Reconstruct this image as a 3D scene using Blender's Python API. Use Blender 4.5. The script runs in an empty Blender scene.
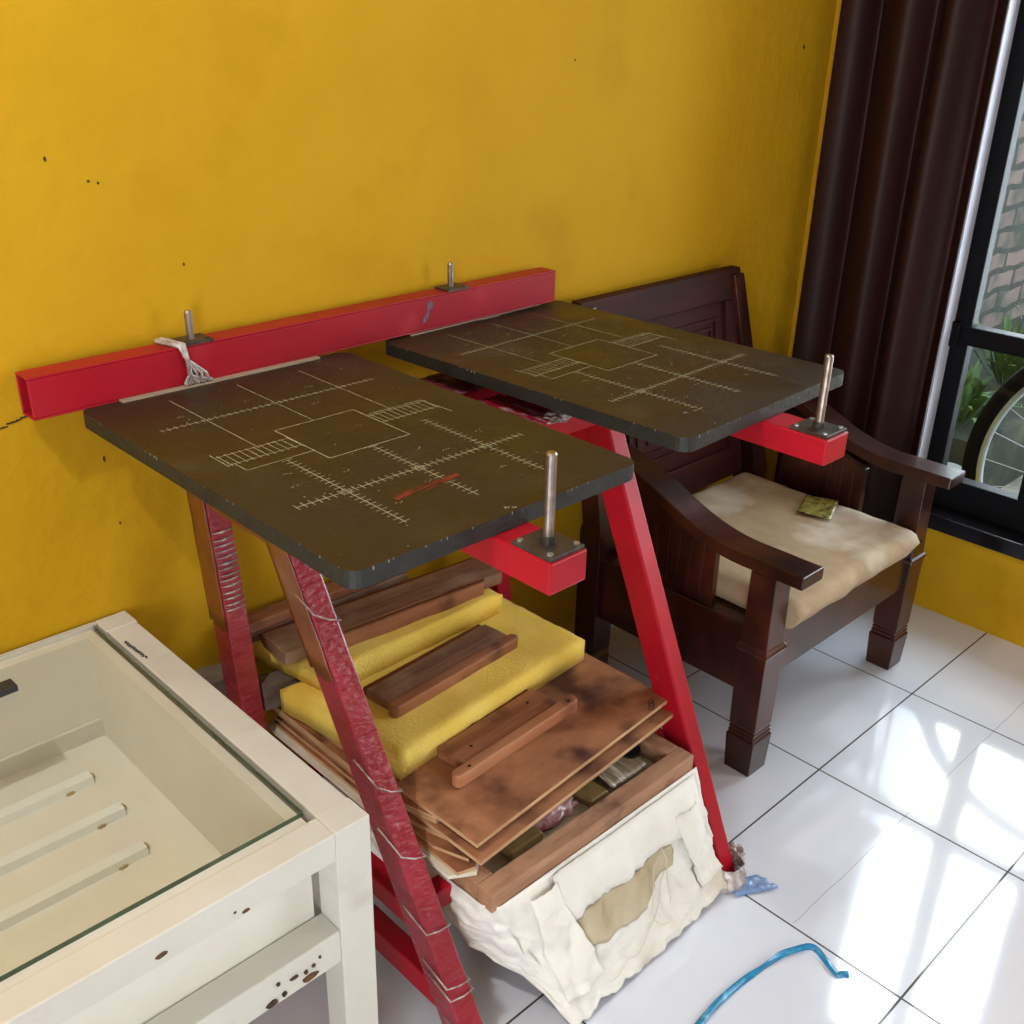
import bpy, bmesh, math, random
from mathutils import Vector, Matrix, noise
random.seed(7)
S = bpy.context.scene
COL = S.collection
OFF = {}          # world offset of each parent
PI = math.pi

# ------------------------------------------------------------------ materials
def srgb(h):
    h = h.lstrip('#'); c = [int(h[i:i+2], 16)/255 for i in (0, 2, 4)]
    return tuple((x/12.92 if x <= .04045 else ((x+.055)/1.055)**2.4) for x in c) + (1,)

def mat(name, c1, c2=None, rough=.5, metal=0, scale=8, stretch=(1, 1, 1), bump=0, bscale=60,
        detail=6, lo=.35, hi=.65, spec=.5, c3=None, s3=3, lo3=.55, hi3=.7, rough2=None, coat=0, sheen=0):
    m = bpy.data.materials.new(name); m.use_nodes = True
    nt = m.node_tree; N = nt.nodes; L = nt.links
    b = N['Principled BSDF']
    b.inputs['Base Color'].default_value = srgb(c1)
    b.inputs['Roughness'].default_value = rough
    b.inputs['Metallic'].default_value = metal
    b.inputs['Specular IOR Level'].default_value = spec
    b.inputs['Coat Weight'].default_value = coat
    b.inputs['Coat Roughness'].default_value = .12
    b.inputs['Sheen Weight'].default_value = sheen
    tc = N.new('ShaderNodeTexCoord'); mp = N.new('ShaderNodeMapping')
    mp.inputs['Scale'].default_value = stretch
    L.new(tc.outputs['Object'], mp.inputs['Vector'])
    last = None
    if c2:
        n = N.new('ShaderNodeTexNoise'); n.inputs['Scale'].default_value = scale
        n.inputs['Detail'].default_value = detail; n.inputs['Roughness'].default_value = .65
        L.new(mp.outputs[0], n.inputs['Vector'])
        r = N.new('ShaderNodeValToRGB')
        r.color_ramp.elements[0].position = lo; r.color_ramp.elements[1].position = hi
        r.color_ramp.elements[0].color = srgb(c1); r.color_ramp.elements[1].color = srgb(c2)
        L.new(n.outputs['Fac'], r.inputs['Fac']); last = r.outputs['Color']
        if rough2 is not None:
            mr = N.new('ShaderNodeMapRange'); mr.inputs['From Min'].default_value = lo; mr.inputs['From Max'].default_value = hi
            mr.inputs['To Min'].default_value = rough; mr.inputs['To Max'].default_value = rough2
            L.new(n.outputs['Fac'], mr.inputs['Value']); L.new(mr.outputs[0], b.inputs['Roughness'])
    if c3:
        n = N.new('ShaderNodeTexNoise'); n.inputs['Scale'].default_value = s3; n.inputs['Detail'].default_value = 8
        L.new(tc.outputs['Object'], n.inputs['Vector'])
        r = N.new('ShaderNodeMapRange'); r.inputs['From Min'].default_value = lo3; r.inputs['From Max'].default_value = hi3
        L.new(n.outputs['Fac'], r.inputs['Value'])
        mx = N.new('ShaderNodeMix'); mx.data_type = 'RGBA'
        if last: L.new(last, mx.inputs['A'])
        else: mx.inputs['A'].default_value = srgb(c1)
        mx.inputs['B'].default_value = srgb(c3); L.new(r.outputs[0], mx.inputs['Factor'])
        last = mx.outputs['Result']
    if last: L.new(last, b.inputs['Base Color'])
    if bump:
        n = N.new('ShaderNodeTexNoise'); n.inputs['Scale'].default_value = bscale; n.inputs['Detail'].default_value = 5
        L.new(mp.outputs[0], n.inputs['Vector'])
        bp = N.new('ShaderNodeBump'); bp.inputs['Strength'].default_value = bump; bp.inputs['Distance'].default_value = .01
        L.new(n.outputs['Fac'], bp.inputs['Height']); L.new(bp.outputs[0], b.inputs['Normal'])
    return m

def glass(name, tint, gl=.12, rough=.0, alpha=0, tintcol=None, ior=1.5):
    """thin sheet: transparent (tinted) with fresnel gloss"""
    m = bpy.data.materials.new(name); m.use_nodes = True
    nt = m.node_tree; N = nt.nodes; L = nt.links
    N.remove(N['Principled BSDF']); out = N['Material Output']
    t = N.new('ShaderNodeBsdfTransparent'); t.inputs[0].default_value = srgb(tint)
    g = N.new('ShaderNodeBsdfGlossy'); g.inputs['Roughness'].default_value = rough
    lw = N.new('ShaderNodeLayerWeight'); lw.inputs['Blend'].default_value = .5
    pw = N.new('ShaderNodeMath'); pw.operation = 'POWER'; L.new(lw.outputs['Facing'], pw.inputs[0]); pw.inputs[1].default_value = 4
    f = N.new('ShaderNodeMath'); f.operation = 'MULTIPLY_ADD'; L.new(pw.outputs[0], f.inputs[0]); f.inputs[1].default_value = .85; f.inputs[2].default_value = .03
    mx = N.new('ShaderNodeMixShader'); L.new(f.outputs[0], mx.inputs[0]); L.new(t.outputs[0], mx.inputs[1]); L.new(g.outputs[0], mx.inputs[2])
    sh = mx.outputs[0]
    if alpha:
        d = N.new('ShaderNodeBsdfDiffuse'); d.inputs[0].default_value = srgb(tintcol or tint)
        m2 = N.new('ShaderNodeMixShader')
        n = N.new('ShaderNodeTexNoise'); n.inputs['Scale'].default_value = 45; n.inputs['Detail'].default_value = 4
        r = N.new('ShaderNodeMapRange'); r.inputs['From Min'].default_value = .42; r.inputs['From Max'].default_value = .72
        r.inputs['To Min'].default_value = alpha*.25; r.inputs['To Max'].default_value = min(1, alpha*1.6)
        tc = N.new('ShaderNodeTexCoord'); L.new(tc.outputs['Object'], n.inputs['Vector'])
        L.new(n.outputs['Fac'], r.inputs['Value']); L.new(r.outputs[0], m2.inputs[0])
        L.new(sh, m2.inputs[1]); L.new(d.outputs[0], m2.inputs[2]); sh = m2.outputs[0]
    L.new(sh, out.inputs['Surface'])
    return m

M = {}
M['red']   = mat('red_paint', '#b40d24', '#950a1c', .42, scale=5, c3='#c8525c', s3=14, lo3=.68, hi3=.9, coat=.05, spec=.3, bump=.08, bscale=30)
M['redbeam'] = mat('red_beam_paint', '#a40e20', '#8c0b19', .42, scale=4, stretch=(.4, 2, 2), c3='#b5333b', s3=9, lo3=.62, hi3=.85, coat=.05, spec=.3)
M['redwrap'] = mat('red_under_film', '#8a1020', '#9a2436', .22, scale=16, stretch=(1, 1, 3), c3='#bd7f8b', s3=30, lo3=.64, hi3=.85, coat=.6, bump=.35, bscale=55)
M['dark_inside'] = mat('tube_inside', '#3a0a0c', rough=.8)
M['tapewrap'] = mat('brown_packing_tape', '#713a1c', '#8c5028', .3, scale=9, c3='#7a2417', s3=6, lo3=.55, hi3=.75, coat=.5, bump=.3, bscale=25)
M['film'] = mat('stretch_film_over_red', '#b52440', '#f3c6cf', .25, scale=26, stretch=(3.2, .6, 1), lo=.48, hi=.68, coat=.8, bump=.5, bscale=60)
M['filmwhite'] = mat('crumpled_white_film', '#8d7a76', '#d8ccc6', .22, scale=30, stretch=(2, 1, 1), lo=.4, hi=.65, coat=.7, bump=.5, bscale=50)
M['filmpurple'] = mat('stretch_film_shade_tint', '#96304c', '#d3a5b8', .25, scale=30, stretch=(3.2, .6, 1), lo=.48, hi=.7, coat=.8, bump=.5, bscale=60)  # darker copy of the red film, shade put into its colour
M['clearpack'] = mat('clear_packet_film', '#8b7a60', '#e2dacb', .2, scale=16, stretch=(6, .5, 1), lo=.5, hi=.66, coat=.8, bump=.5, bscale=40)
M['rubber'] = mat('black_rubber_top', '#241908', '#2a1e0c', .36, scale=3, c3='#38342a', s3=7, lo3=.55, hi3=.85, bump=.12, bscale=220, rough2=.6)
M['rubberedge'] = mat('platen_edge', '#141613', '#20221e', .55, scale=20, bump=.2, bscale=90)
M['mark'] = mat('scratched_guide_line', '#a49f84', '#7f7a5e', .7, scale=60)
M['redmark'] = mat('red_ink_smear', '#7c2218', '#55200f', .6, scale=60)
M['whitespeck'] = mat('white_speck', '#8f8c7a', rough=.8)
M['steel'] = mat('steel', '#b8aba0', '#8b8078', .28, .95, scale=40, rough2=.4)
M['darksteel'] = mat('dark_steel_plate', '#37322f', '#5a534d', .42, .6, scale=30, bump=.1)
M['screw'] = mat('screw_zinc', '#a9aba8', rough=.35, metal=.8)
M['striplight'] = mat('raw_wood_strip', '#8d7763', '#a08c77', .75, scale=20, stretch=(.3, 3, 3))
M['wallY'] = mat('yellow_plaster', '#c19519', '#b98c12', .7, scale=1.6, c3='#ad800e', s3=4, lo3=.55, hi3=.8, bump=.38, bscale=26, spec=.12)
M['speck'] = mat('wall_stain', '#3c2c12', rough=.9)
M['ceil'] = mat('white_ceiling', '#b9b4a8', rough=.9)
M['teak'] = mat('dark_teak', '#32140e', '#1e0c08', .28, scale=9, stretch=(2, 2, .35), c3='#5a2a1c', s3=5, lo3=.5, hi3=.8, coat=.3, spec=.4, bump=.05, bscale=50)
M['teakback'] = mat('dark_teak_back', '#3d120d', '#280c09', .62, spec=.2, scale=9, stretch=(.4, 2, 2), bump=.05)
M['cream'] = mat('cream_paint', '#d3d1c8', '#cac6b9', .42, scale=3, c3='#b5ac98', s3=9, lo3=.6, hi3=.85, bump=.12, bscale=18)
M['creambox'] = mat('cream_box_paint', '#e2dfd4', '#dad6c8', .5, scale=4, c3='#bda882', s3=6, lo3=.66, hi3=.9, bump=.05)
M['slatw'] = mat('pale_slat', '#e9ece8', '#dfe2dc', .45, scale=6)
M['rust'] = mat('rust_brown_stain', '#6d4a2a', '#2b211a', .9, scale=80)
M['gluetan'] = mat('dried_glue', '#a48f66', rough=.7)
M['ink'] = mat('black_ink', '#1a1715', rough=.8)
M['bar'] = mat('slate_bar', '#34363d', '#2a2b31', .45, scale=20)
M['glasstop'] = glass('glass_sheet_face', '#fdfefd', ior=1.45)
M['glassedge'] = mat('green_glass_edge', '#3b4a34', '#4d5f45', .15, scale=20)
M['pane'] = glass('window_glass', '#f2f6f5', ior=1.4)
M['screenwood'] = mat('screen_frame_wood', '#b88b6a', '#966a4e', .72, scale=10, stretch=(.5, 2, 4), c3='#6e4a36', s3=13, lo3=.56, hi3=.7, bump=.25, bscale=40)
M['plystain'] = mat('stained_plywood_face', '#b87f58', '#96603f', .6, scale=7, stretch=(1, 2, 1), c3='#4c2214', s3=8, lo3=.47, hi3=.64, bump=.1)
M['plyedge'] = mat('plywood_edge', '#d3ac80', '#a87d56', .8, scale=12, stretch=(1, 1, 14))
M['palewood'] = mat('pale_board', '#e4dac8', '#cfc0a8', .75, scale=10)
M['squee'] = mat('squeegee_wood', '#a8704e', '#8a5439', .55, scale=11, stretch=(.35, 3, 3), c3='#5b3627', s3=14, lo3=.56, hi3=.75, bump=.2, bscale=45)
M['squeeold'] = mat('greyed_squeegee_wood', '#8a6549', '#6b4631', .65, scale=11, stretch=(.35, 3, 3), c3='#9b8065', s3=9, lo3=.5, hi3=.75, bump=.2, bscale=45)
M['squeelight'] = mat('orange_squeegee_wood', '#c48a64', '#a86c4b', .5, scale=9, stretch=(.35, 3, 3), c3='#7a4632', s3=11, lo3=.6, hi3=.78, bump=.15, bscale=45)
M['blade'] = mat('red_squeegee_blade', '#6d120f', '#570d0b', .3, scale=10)
M['foam'] = mat('yellow_foam', '#fce071', '#f6d35c', .95, scale=6, c3='#e0b23c', s3=3, lo3=.5, hi3=.85, bump=.25, bscale=160)
M['greyrag'] = mat('weathered_grey_wood', '#7b6c60', '#5b4d45', .85, scale=14, stretch=(1, 3, 3), bump=.3)
M['cloth'] = mat('cream_cotton', '#f0ede6', '#e4dfd3', .95, scale=6, c3='#bfa981', s3=5, lo3=.6, hi3=.8, bump=.4, bscale=35, sheen=.3)
M['clothdark'] = mat('stained_dark_cotton', '#cbbfa4', '#b8a887', .95, scale=6, c3='#94805a', s3=7, lo3=.5, hi3=.75, bump=.3, bscale=45)
M['thread'] = mat('white_thread', '#d6cfbb', rough=.9)
M['cushion'] = mat('worn_tan_cushion', '#b39a7a', '#a1886a', .9, scale=6, c3='#cdc3b2', s3=5, lo3=.52, hi3=.7, bump=.25, bscale=25)
M['packet'] = mat('green_packet', '#6d6a2e', '#b6b062', .4, scale=45, c3='#3a3424', s3=60, lo3=.55, hi3=.65, coat=.3)
M['curtain'] = mat('brown_satin', '#2b120f', '#1d0c0a', .5, scale=3, stretch=(4, 4, .3), spec=.2, bump=.05)
M['blackframe'] = mat('black_window_paint', '#0c0a10', '#08070b', .6, spec=.15, scale=10)
M['sill'] = mat('black_sill_paint', '#0d0b12', '#08070b', .22, scale=10, coat=.3)
M['jamb'] = mat('white_jamb', '#c9c8d2', '#b9b8c4', .8, scale=10, bump=.2)
M['brick'] = None
M['ribbon'] = mat('blue_plastic_ribbon', '#1f8fc0', '#0f6f9f', .3, scale=60, c3='#7cc4dd', s3=40, lo3=.6, hi3=.8, coat=.4)
M['bluebag'] = mat('blue_plastic', '#6e8fc4', '#8fa6cc', .3, scale=30, coat=.4)
M['pinkpl'] = mat('crumpled_clear_red', '#c9a6a6', '#8d2b35', .3, scale=40, coat=.5)
M['olivepl'] = mat('amber_film', '#7d6238', '#9a8355', .3, scale=20, coat=.5)
M['black'] = mat('black_tape_roll', '#0c0c0c', rough=.5)
M['tyre'] = mat('black_tyre', '#08090b', rough=.95, spec=.1)
M['rim'] = mat('alloy_rim', '#8d989f', rough=.4, metal=.4)
M['bikegreen'] = mat('dark_bike_paint', '#1c2433', rough=.4)
M['leaf'] = mat('green_leaf', '#2c451c', '#567532', .7, scale=9)
M['soil'] = mat('outdoor_concrete', '#b7b3aa', '#928d83', .9, scale=4, c3='#5f5b50', s3=2, lo3=.5, hi3=.8, bump=.3, bscale=20)
M['bank'] = mat('mossy_bank', '#34382f', '#23261f', .95, scale=8, c3='#50583f', s3=5, bump=.6, bscale=18)
M['skyblock'] = mat('dark_sky_blocker', '#4a4843', rough=.9)
M['whitepot'] = mat('grey_plastic_pot', '#8f9496', rough=.5)

def tile_material():
    m = bpy.data.materials.new('white_floor_tile'); m.use_nodes = True
    nt = m.node_tree; N = nt.nodes; L = nt.links; b = N['Principled BSDF']
    tc = N.new('ShaderNodeTexCoord'); sp = N.new('ShaderNodeSeparateXYZ'); L.new(tc.outputs['Object'], sp.inputs[0])
    def line(out, off, pitch, w):
        a = N.new('ShaderNodeMath'); a.operation = 'SUBTRACT'; L.new(out, a.inputs[0]); a.inputs[1].default_value = off
        d = N.new('ShaderNodeMath'); d.operation = 'DIVIDE'; L.new(a.outputs[0], d.inputs[0]); d.inputs[1].default_value = pitch
        f = N.new('ShaderNodeMath'); f.operation = 'FRACT'; L.new(d.outputs[0], f.inputs[0])
        s = N.new('ShaderNodeMath'); s.operation = 'SUBTRACT'; L.new(f.outputs[0], s.inputs[0]); s.inputs[1].default_value = .5
        ab = N.new('ShaderNodeMath'); ab.operation = 'ABSOLUTE'; L.new(s.outputs[0], ab.inputs[0])
        g = N.new('ShaderNodeMath'); g.operation = 'GREATER_THAN'; L.new(ab.outputs[0], g.inputs[0]); g.inputs[1].default_value = .5 - w/pitch/2
        return g.outputs[0]
    lx = line(sp.outputs[0], -.920, .4625, .0042); ly = line(sp.outputs[1], -.778, .4495, .0042)
    mx = N.new('ShaderNodeMath'); mx.operation = 'MAXIMUM'; L.new(lx, mx.inputs[0]); L.new(ly, mx.inputs[1])
    # a long hair crack across two tiles
    cr = N.new('ShaderNodeTexNoise'); cr.inputs['Scale'].default_value = 9; cr.inputs['Detail'].default_value = 3
    L.new(tc.outputs['Object'], cr.inputs['Vector'])
    cw = N.new('ShaderNodeMath'); cw.operation = 'MULTIPLY_ADD'; L.new(cr.outputs['Fac'], cw.inputs[0]); cw.inputs[1].default_value = .012; L.new(sp.outputs[1], cw.inputs[2])
    c1 = N.new('ShaderNodeMath'); c1.operation = 'ADD'; L.new(cw.outputs[0], c1.inputs[0]); c1.inputs[1].default_value = .991
    c2 = N.new('ShaderNodeMath'); c2.operation = 'ABSOLUTE'; L.new(c1.outputs[0], c2.inputs[0])
    c3 = N.new('ShaderNodeMath'); c3.operation = 'LESS_THAN'; L.new(c2.outputs[0], c3.inputs[0]); c3.inputs[1].default_value = .0009
    c4 = N.new('ShaderNodeMath'); c4.operation = 'GREATER_THAN'; L.new(sp.outputs[0], c4.inputs[0]); c4.inputs[1].default_value = -1.375
    c5 = N.new('ShaderNodeMath'); c5.operation = 'MULTIPLY'; L.new(c3.outputs[0], c5.inputs[0]); L.new(c4.outputs[0], c5.inputs[1])
    c6 = N.new('ShaderNodeMath'); c6.operation = 'MULTIPLY'; L.new(c5.outputs[0], c6.inputs[0]); c6.inputs[1].default_value = .45
    n = N.new('ShaderNodeTexNoise'); n.inputs['Scale'].default_value = 2.2; n.inputs['Detail'].default_value = 6
    L.new(tc.outputs['Object'], n.inputs['Vector'])
    r = N.new('ShaderNodeValToRGB'); r.color_ramp.elements[0].position = .35; r.color_ramp.elements[1].position = .7
    r.color_ramp.elements[0].color = srgb('#e4e7f2'); r.color_ramp.elements[1].color = srgb('#d9dce7')
    L.new(n.outputs['Fac'], r.inputs[0])
    k1 = N.new('ShaderNodeMix'); k1.data_type = 'RGBA'; L.new(c6.outputs[0], k1.inputs['Factor']); L.new(r.outputs[0], k1.inputs['A']); k1.inputs['B'].default_value = srgb('#5a554c')
    k2 = N.new('ShaderNodeMix'); k2.data_type = 'RGBA'; L.new(mx.outputs[0], k2.inputs['Factor']); L.new(k1.outputs['Result'], k2.inputs['A']); k2.inputs['B'].default_value = srgb('#3d362d')
    L.new(k2.outputs['Result'], b.inputs['Base Color']); b.inputs['Specular IOR Level'].default_value = .8; b.inputs['Coat Weight'].default_value = .6; b.inputs['Coat Roughness'].default_value = .05
    rr = N.new('ShaderNodeMapRange'); L.new(mx.outputs[0], rr.inputs['Value']); rr.inputs['To Min'].default_value = .09; rr.inputs['To Max'].default_value = .8
    L.new(rr.outputs[0], b.inputs['Roughness'])
    nb = N.new('ShaderNodeTexNoise'); nb.inputs['Scale'].default_value = 5; L.new(tc.outputs['Object'], nb.inputs['Vector'])
    bp = N.new('ShaderNodeBump'); bp.inputs['Strength'].default_value = .12; bp.inputs['Distance'].default_value = .004
    L.new(nb.outputs['Fac'], bp.inputs['Height']); L.new(bp.outputs[0], b.inputs['Normal'])
    return m
M['tile'] = tile_material()

def brick_material():
    m = bpy.data.materials.new('mossy_brick'); m.use_nodes = True
    nt = m.node_tree; N = nt.nodes; L = nt.links; b = N['Principled BSDF']; b.inputs['Roughness'].default_value = .9
    tc = N.new('ShaderNodeTexCoord'); sp = N.new('ShaderNodeSeparateXYZ'); cb = N.new('ShaderNodeCombineXYZ')
    L.new(tc.outputs['Object'], sp.inputs[0]); L.new(sp.outputs[0], cb.inputs[0]); L.new(sp.outputs[2], cb.inputs[1])
    br = N.new('ShaderNodeTexBrick'); dn = N.new('ShaderNodeTexNoise'); dn.inputs['Scale'].default_value = 5; L.new(tc.outputs['Object'], dn.inputs['Vector'])
    va = N.new('ShaderNodeVectorMath'); va.operation = 'MULTIPLY_ADD'; L.new(dn.outputs['Color'], va.inputs[0]); va.inputs[1].default_value = (.06, .06, 0); L.new(cb.outputs[0], va.inputs[2]); L.new(va.outputs[0], br.inputs['Vector'])
    br.inputs['Color1'].default_value = srgb('#84706a'); br.inputs['Color2'].default_value = srgb('#6f605b'); br.inputs['Mortar'].default_value = srgb('#3c3d39')
    br.inputs['Scale'].default_value = 1; br.inputs['Brick Width'].default_value = .3; br.inputs['Row Height'].default_value = .105; br.inputs['Mortar Size'].default_value = .016
    n = N.new('ShaderNodeTexNoise'); n.inputs['Scale'].default_value = 6; n.inputs['Detail'].default_value = 8; L.new(tc.outputs['Object'], n.inputs['Vector'])
    r = N.new('ShaderNodeMapRange'); r.inputs['From Min'].default_value = .45; r.inputs['From Max'].default_value = .7; L.new(n.outputs['Fac'], r.inputs['Value'])
    k = N.new('ShaderNodeMix'); k.data_type = 'RGBA'; L.new(r.outputs[0], k.inputs['Factor']); L.new(br.outputs['Color'], k.inputs['A']); k.inputs['B'].default_value = srgb('#3f453e')
    L.new(k.outputs['Result'], b.inputs['Base Color'])
    bp = N.new('ShaderNodeBump'); bp.inputs['Strength'].default_value = .6; bp.inputs['Distance'].default_value = .02
    L.new(n.outputs['Fac'], bp.inputs['Height']); L.new(bp.outputs[0], b.inputs['Normal'])
    return m
M['brick'] = brick_material()

# ------------------------------------------------------------------ builders
def tag(o, label=None, cat=None, group=None, kind=None):
    if label: o['label'] = label
    if cat: o['category'] = cat
    if group: o['group'] = group
    if kind: o['kind'] = kind
    return o

def thing(name, label, cat, loc, rotz=0, group=None):
    o = bpy.data.objects.new(name, None); COL.objects.link(o); o.empty_display_size = .05
    o.location = loc; o.rotation_euler = (0, 0, rotz)
    OFF[o.name] = Vector(loc) if rotz == 0 else Vector((0, 0, 0))
    tag(o, label, cat, group); return o

def obj(name, bm, mats, parent=None, smooth=False, label=None, cat=None, group=None, kind=None, origin=None, bevel=0, loc=None):
    """links bm as ONE mesh object; vertices given in world space (or in the parent's local space if it is rotated)"""
    off = Vector((0, 0, 0))
    if parent is not None:
        off = OFF.get(parent.name, Vector((0, 0, 0)))
    elif origin is not None:
        off = Vector(origin)
    bmesh.ops.recalc_face_normals(bm, faces=bm.faces)
    if off.length: bmesh.ops.translate(bm, verts=bm.verts, vec=-off)
    me = bpy.data.meshes.new(name); bm.to_mesh(me); bm.free()
    if not isinstance(mats, (list, tuple)): mats = [mats]
    for m in mats: me.materials.append(m)
    if smooth:
        for p in me.polygons: p.use_smooth = True
    o = bpy.data.objects.new(name, me); COL.objects.link(o)
    if parent is not None: o.parent = parent
    elif origin is not None: o.location = origin
    OFF[o.name] = off
    if bevel:
        md = o.modifiers.new('bevel', 'BEVEL'); md.width = bevel; md.segments = 2; md.limit_method = 'ANGLE'; md.angle_limit = .6
    tag(o, label, cat, group, kind); return o

def hexa(bm, lo, hi, mi=0):
    """lo, hi: 4 points each (bottom loop, top loop)"""
    a = [bm.verts.new(p) for p in lo]; b = [bm.verts.new(p) for p in hi]
    fs = [bm.faces.new(a[::-1]), bm.faces.new(b)]
    for i in range(4): fs.append(bm.faces.new((a[i], a[(i+1) % 4], b[(i+1) % 4], b[i])))
    for f in fs: f.material_index = mi
    return fs

def box(bm, x0, x1, y0, y1, z0, z1, mi=0, mtx=None):
    lo = [(x0, y0, z0), (x1, y0, z0), (x1, y1, z0), (x0, y1, z0)]; hi = [(x, y, z1) for x, y, _ in lo]
    if mtx is not None: lo = [mtx @ Vector(p) for p in lo]; hi = [mtx @ Vector(p) for p in hi]
    return hexa(bm, lo, hi, mi)

def B(*a, **k):
    bm = bmesh.new(); box(bm, *a, **k); return bm

def prism(bm, pts, axis, a, b, mi=0):
    """extrude a 2-D outline along an axis: 'x' -> pts are (y,z); 'y' -> (x,z); 'z' -> (x,y)"""
    f = {'x': lambda p, t: (t, p[0], p[1]), 'y': lambda p, t: (p[0], t, p[1]), 'z': lambda p, t: (p[0], p[1], t)}[axis]
    A = [bm.verts.new(f(p, a)) for p in pts]; Bv = [bm.verts.new(f(p, b)) for p in pts]
    fs = [bm.faces.new(A[::-1]), bm.faces.new(Bv)]
    n = len(pts)
    for i in range(n): fs.append(bm.faces.new((A[i], A[(i+1) % n], Bv[(i+1) % n], Bv[i])))
    for q in fs: q.material_index = mi
    return fs

def tube(bm, pts, r, n=8, mi=0, cap=True, rs=None):
    P = [Vector(p) for p in pts]; rings = []
    for i, p in enumerate(P):
        d = (P[min(i+1, len(P)-1)] - P[max(i-1, 0)]).normalized()
        u = d.cross(Vector((0, 0, 1)));
        if u.length < .05: u = d.cross(Vector((0, 1, 0)))
        u.normalize(); v = d.cross(u)
        rr = rs[i] if rs else r
        rings.append([bm.verts.new(p + u*math.cos(2*PI*k/n)*rr + v*math.sin(2*PI*k/n)*rr) for k in range(n)])
    for a, b in zip(rings, rings[1:]):
        for k in range(n): bm.faces.new((a[k], a[(k+1) % n], b[(k+1) % n], b[k])).material_index = mi
    if cap:
        bm.faces.new(rings[0][::-1]).material_index = mi; bm.faces.new(rings[-1]).material_index = mi

def rrect(x0, x1, y0, y1, r, n=5):
    out = []
    for cx, cy, a0 in ((x1-r, y1-r, 0), (x0+r, y1-r, 90), (x0+r, y0+r, 180), (x1-r, y0+r, 270)):
        for k in range(n+1):
            a = math.radians(a0 + 90*k/n); out.append((cx+r*math.cos(a), cy+r*math.sin(a)))
    return out

def grid(bm, nu, nv, f, mi=0):
    V = [[bm.verts.new(f(i/nu, j/nv)) for j in range(nv+1)] for i in range(nu+1)]
    for i in range(nu):
        for j in range(nv): bm.faces.new((V[i][j], V[i+1][j], V[i+1][j+1], V[i][j+1])).material_index = mi
    return V

def nz(x, y, z=0, s=1): return noise.noise(Vector((x*s, y*s, z*s)))

def solidify(o, t):
    m = o.modifiers.new('thickness', 'SOLIDIFY'); m.thickness = t; m.offset = 0; return o

def blob(bm, cx, cy, cz, rx, ry, rz, seed=0, amp=.2, sub=3, mi=0, flat=None):
    r = bmesh.ops.create_icosphere(bm, subdivisions=sub, radius=1)
    for v in r['verts']:
        k = 1 + amp*noise.noise(v.co*2.3 + Vector((seed, seed*2, 0)))*2
        v.co = Vector((cx + v.co.x*rx*k, cy + v.co.y*ry*k, cz + v.co.z*rz*k))
        if flat is not None and v.co.z < flat: v.co.z = flat
    for v in r['verts']:
        for f in v.link_faces: f.material_index = mi

# ------------------------------------------------------------------ the room
XW, YW, XL, YR, ZC = 0.0, 0.0, -4.6, -4.4, 2.9
obj('floor', B(XL-.1, .14, YR-.1, .12, -.08, 0), M['tile'], kind='structure')
bm = bmesh.new(); box(bm, XL-.1, .14, 0, .12, 0, ZC)
obj('wall_back', bm, M['wallY'], kind='structure')
# window wall: opening y -1.06..-.47, z .33..2.0
WY0, WY1, WZ0, WZ1 = -1.09, -.470, .300, 2.0
bm = bmesh.new()
box(bm, 0, .14, WY1, 0, 0, ZC); box(bm, 0, .14, -1.75, WY0, 0, ZC); box(bm, 0, .14, YR, -3.1, 0, ZC); box(bm, 0, .14, -3.1, -1.75, 0, .8); box(bm, 0, .14, -3.1, -1.75, 2.1, ZC); box(bm, 0, .14, WY0, WY1, 0, WZ0); box(bm, 0, .14, WY0, WY1, WZ1, ZC)  # the unglazed second opening is unseen, added for fill light
obj('wall_right', bm, M['wallY'], kind='structure')
bm = bmesh.new(); box(bm, XL-.1, XL, YR, -3.5, 0, ZC); box(bm, XL-.1, XL, -2.3, 0, 0, ZC); box(bm, XL-.1, XL, -3.5, -2.3, 2.1, ZC)  # doorway gap is unseen, added to admit fill light
obj('wall_left', bm, M['ceil'], kind='structure')
bm = bmesh.new(); box(bm, XL, 0, YR-.1, YR, 0, ZC)
obj('wall_rear', bm, M['ceil'], kind='structure')
obj('ceiling', B(XL-.1, .14, YR-.1, .12, ZC, ZC+.1), M['ceil'], kind='structure')
# white plaster jamb lining of the window
bm = bmesh.new(); box(bm, -.004, .055, WY1-.006, WY1+.004, WZ0+.03, WZ1); 
obj('trim_1', bm, M['jamb'], kind='structure')
# black window frame
FX0, FX1 = .055, .095
bm = bmesh.new()
box(bm, FX0, FX1, WY1-.055, WY1-.002, WZ0, WZ1)                # near stile
box(bm, FX0, FX1, -.815, -.752, WZ0, WZ1)                      # mullion
box(bm, FX0, FX1, WY0, WY0+.06, WZ0, WZ1)                      # far stile
for z0, z1 in ((WZ0, .405), (.800, .852), (WZ1-.05, WZ1)):
    box(bm, FX0-.004, FX1+.004, WY0, WY1-.004, z0, z1)
box(bm, FX0-.015, FX0, WY1-.030, WY1-.006, .790, .862)         # hinge block
wf = obj('window_1', bm, M['blackframe'], kind='structure', bevel=.003)
bm = bmesh.new(); box(bm, -.035, FX0, WY0-.01, WY1+.02, .272, .318)
obj('window_sill', bm, M['sill'], wf, bevel=.004)
bm = bmesh.new()
box(bm, .073, .077, WY0+.05, WY1-.05, .40, WZ1-.04)
obj('window_pane', bm, M['pane'], wf)
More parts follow.
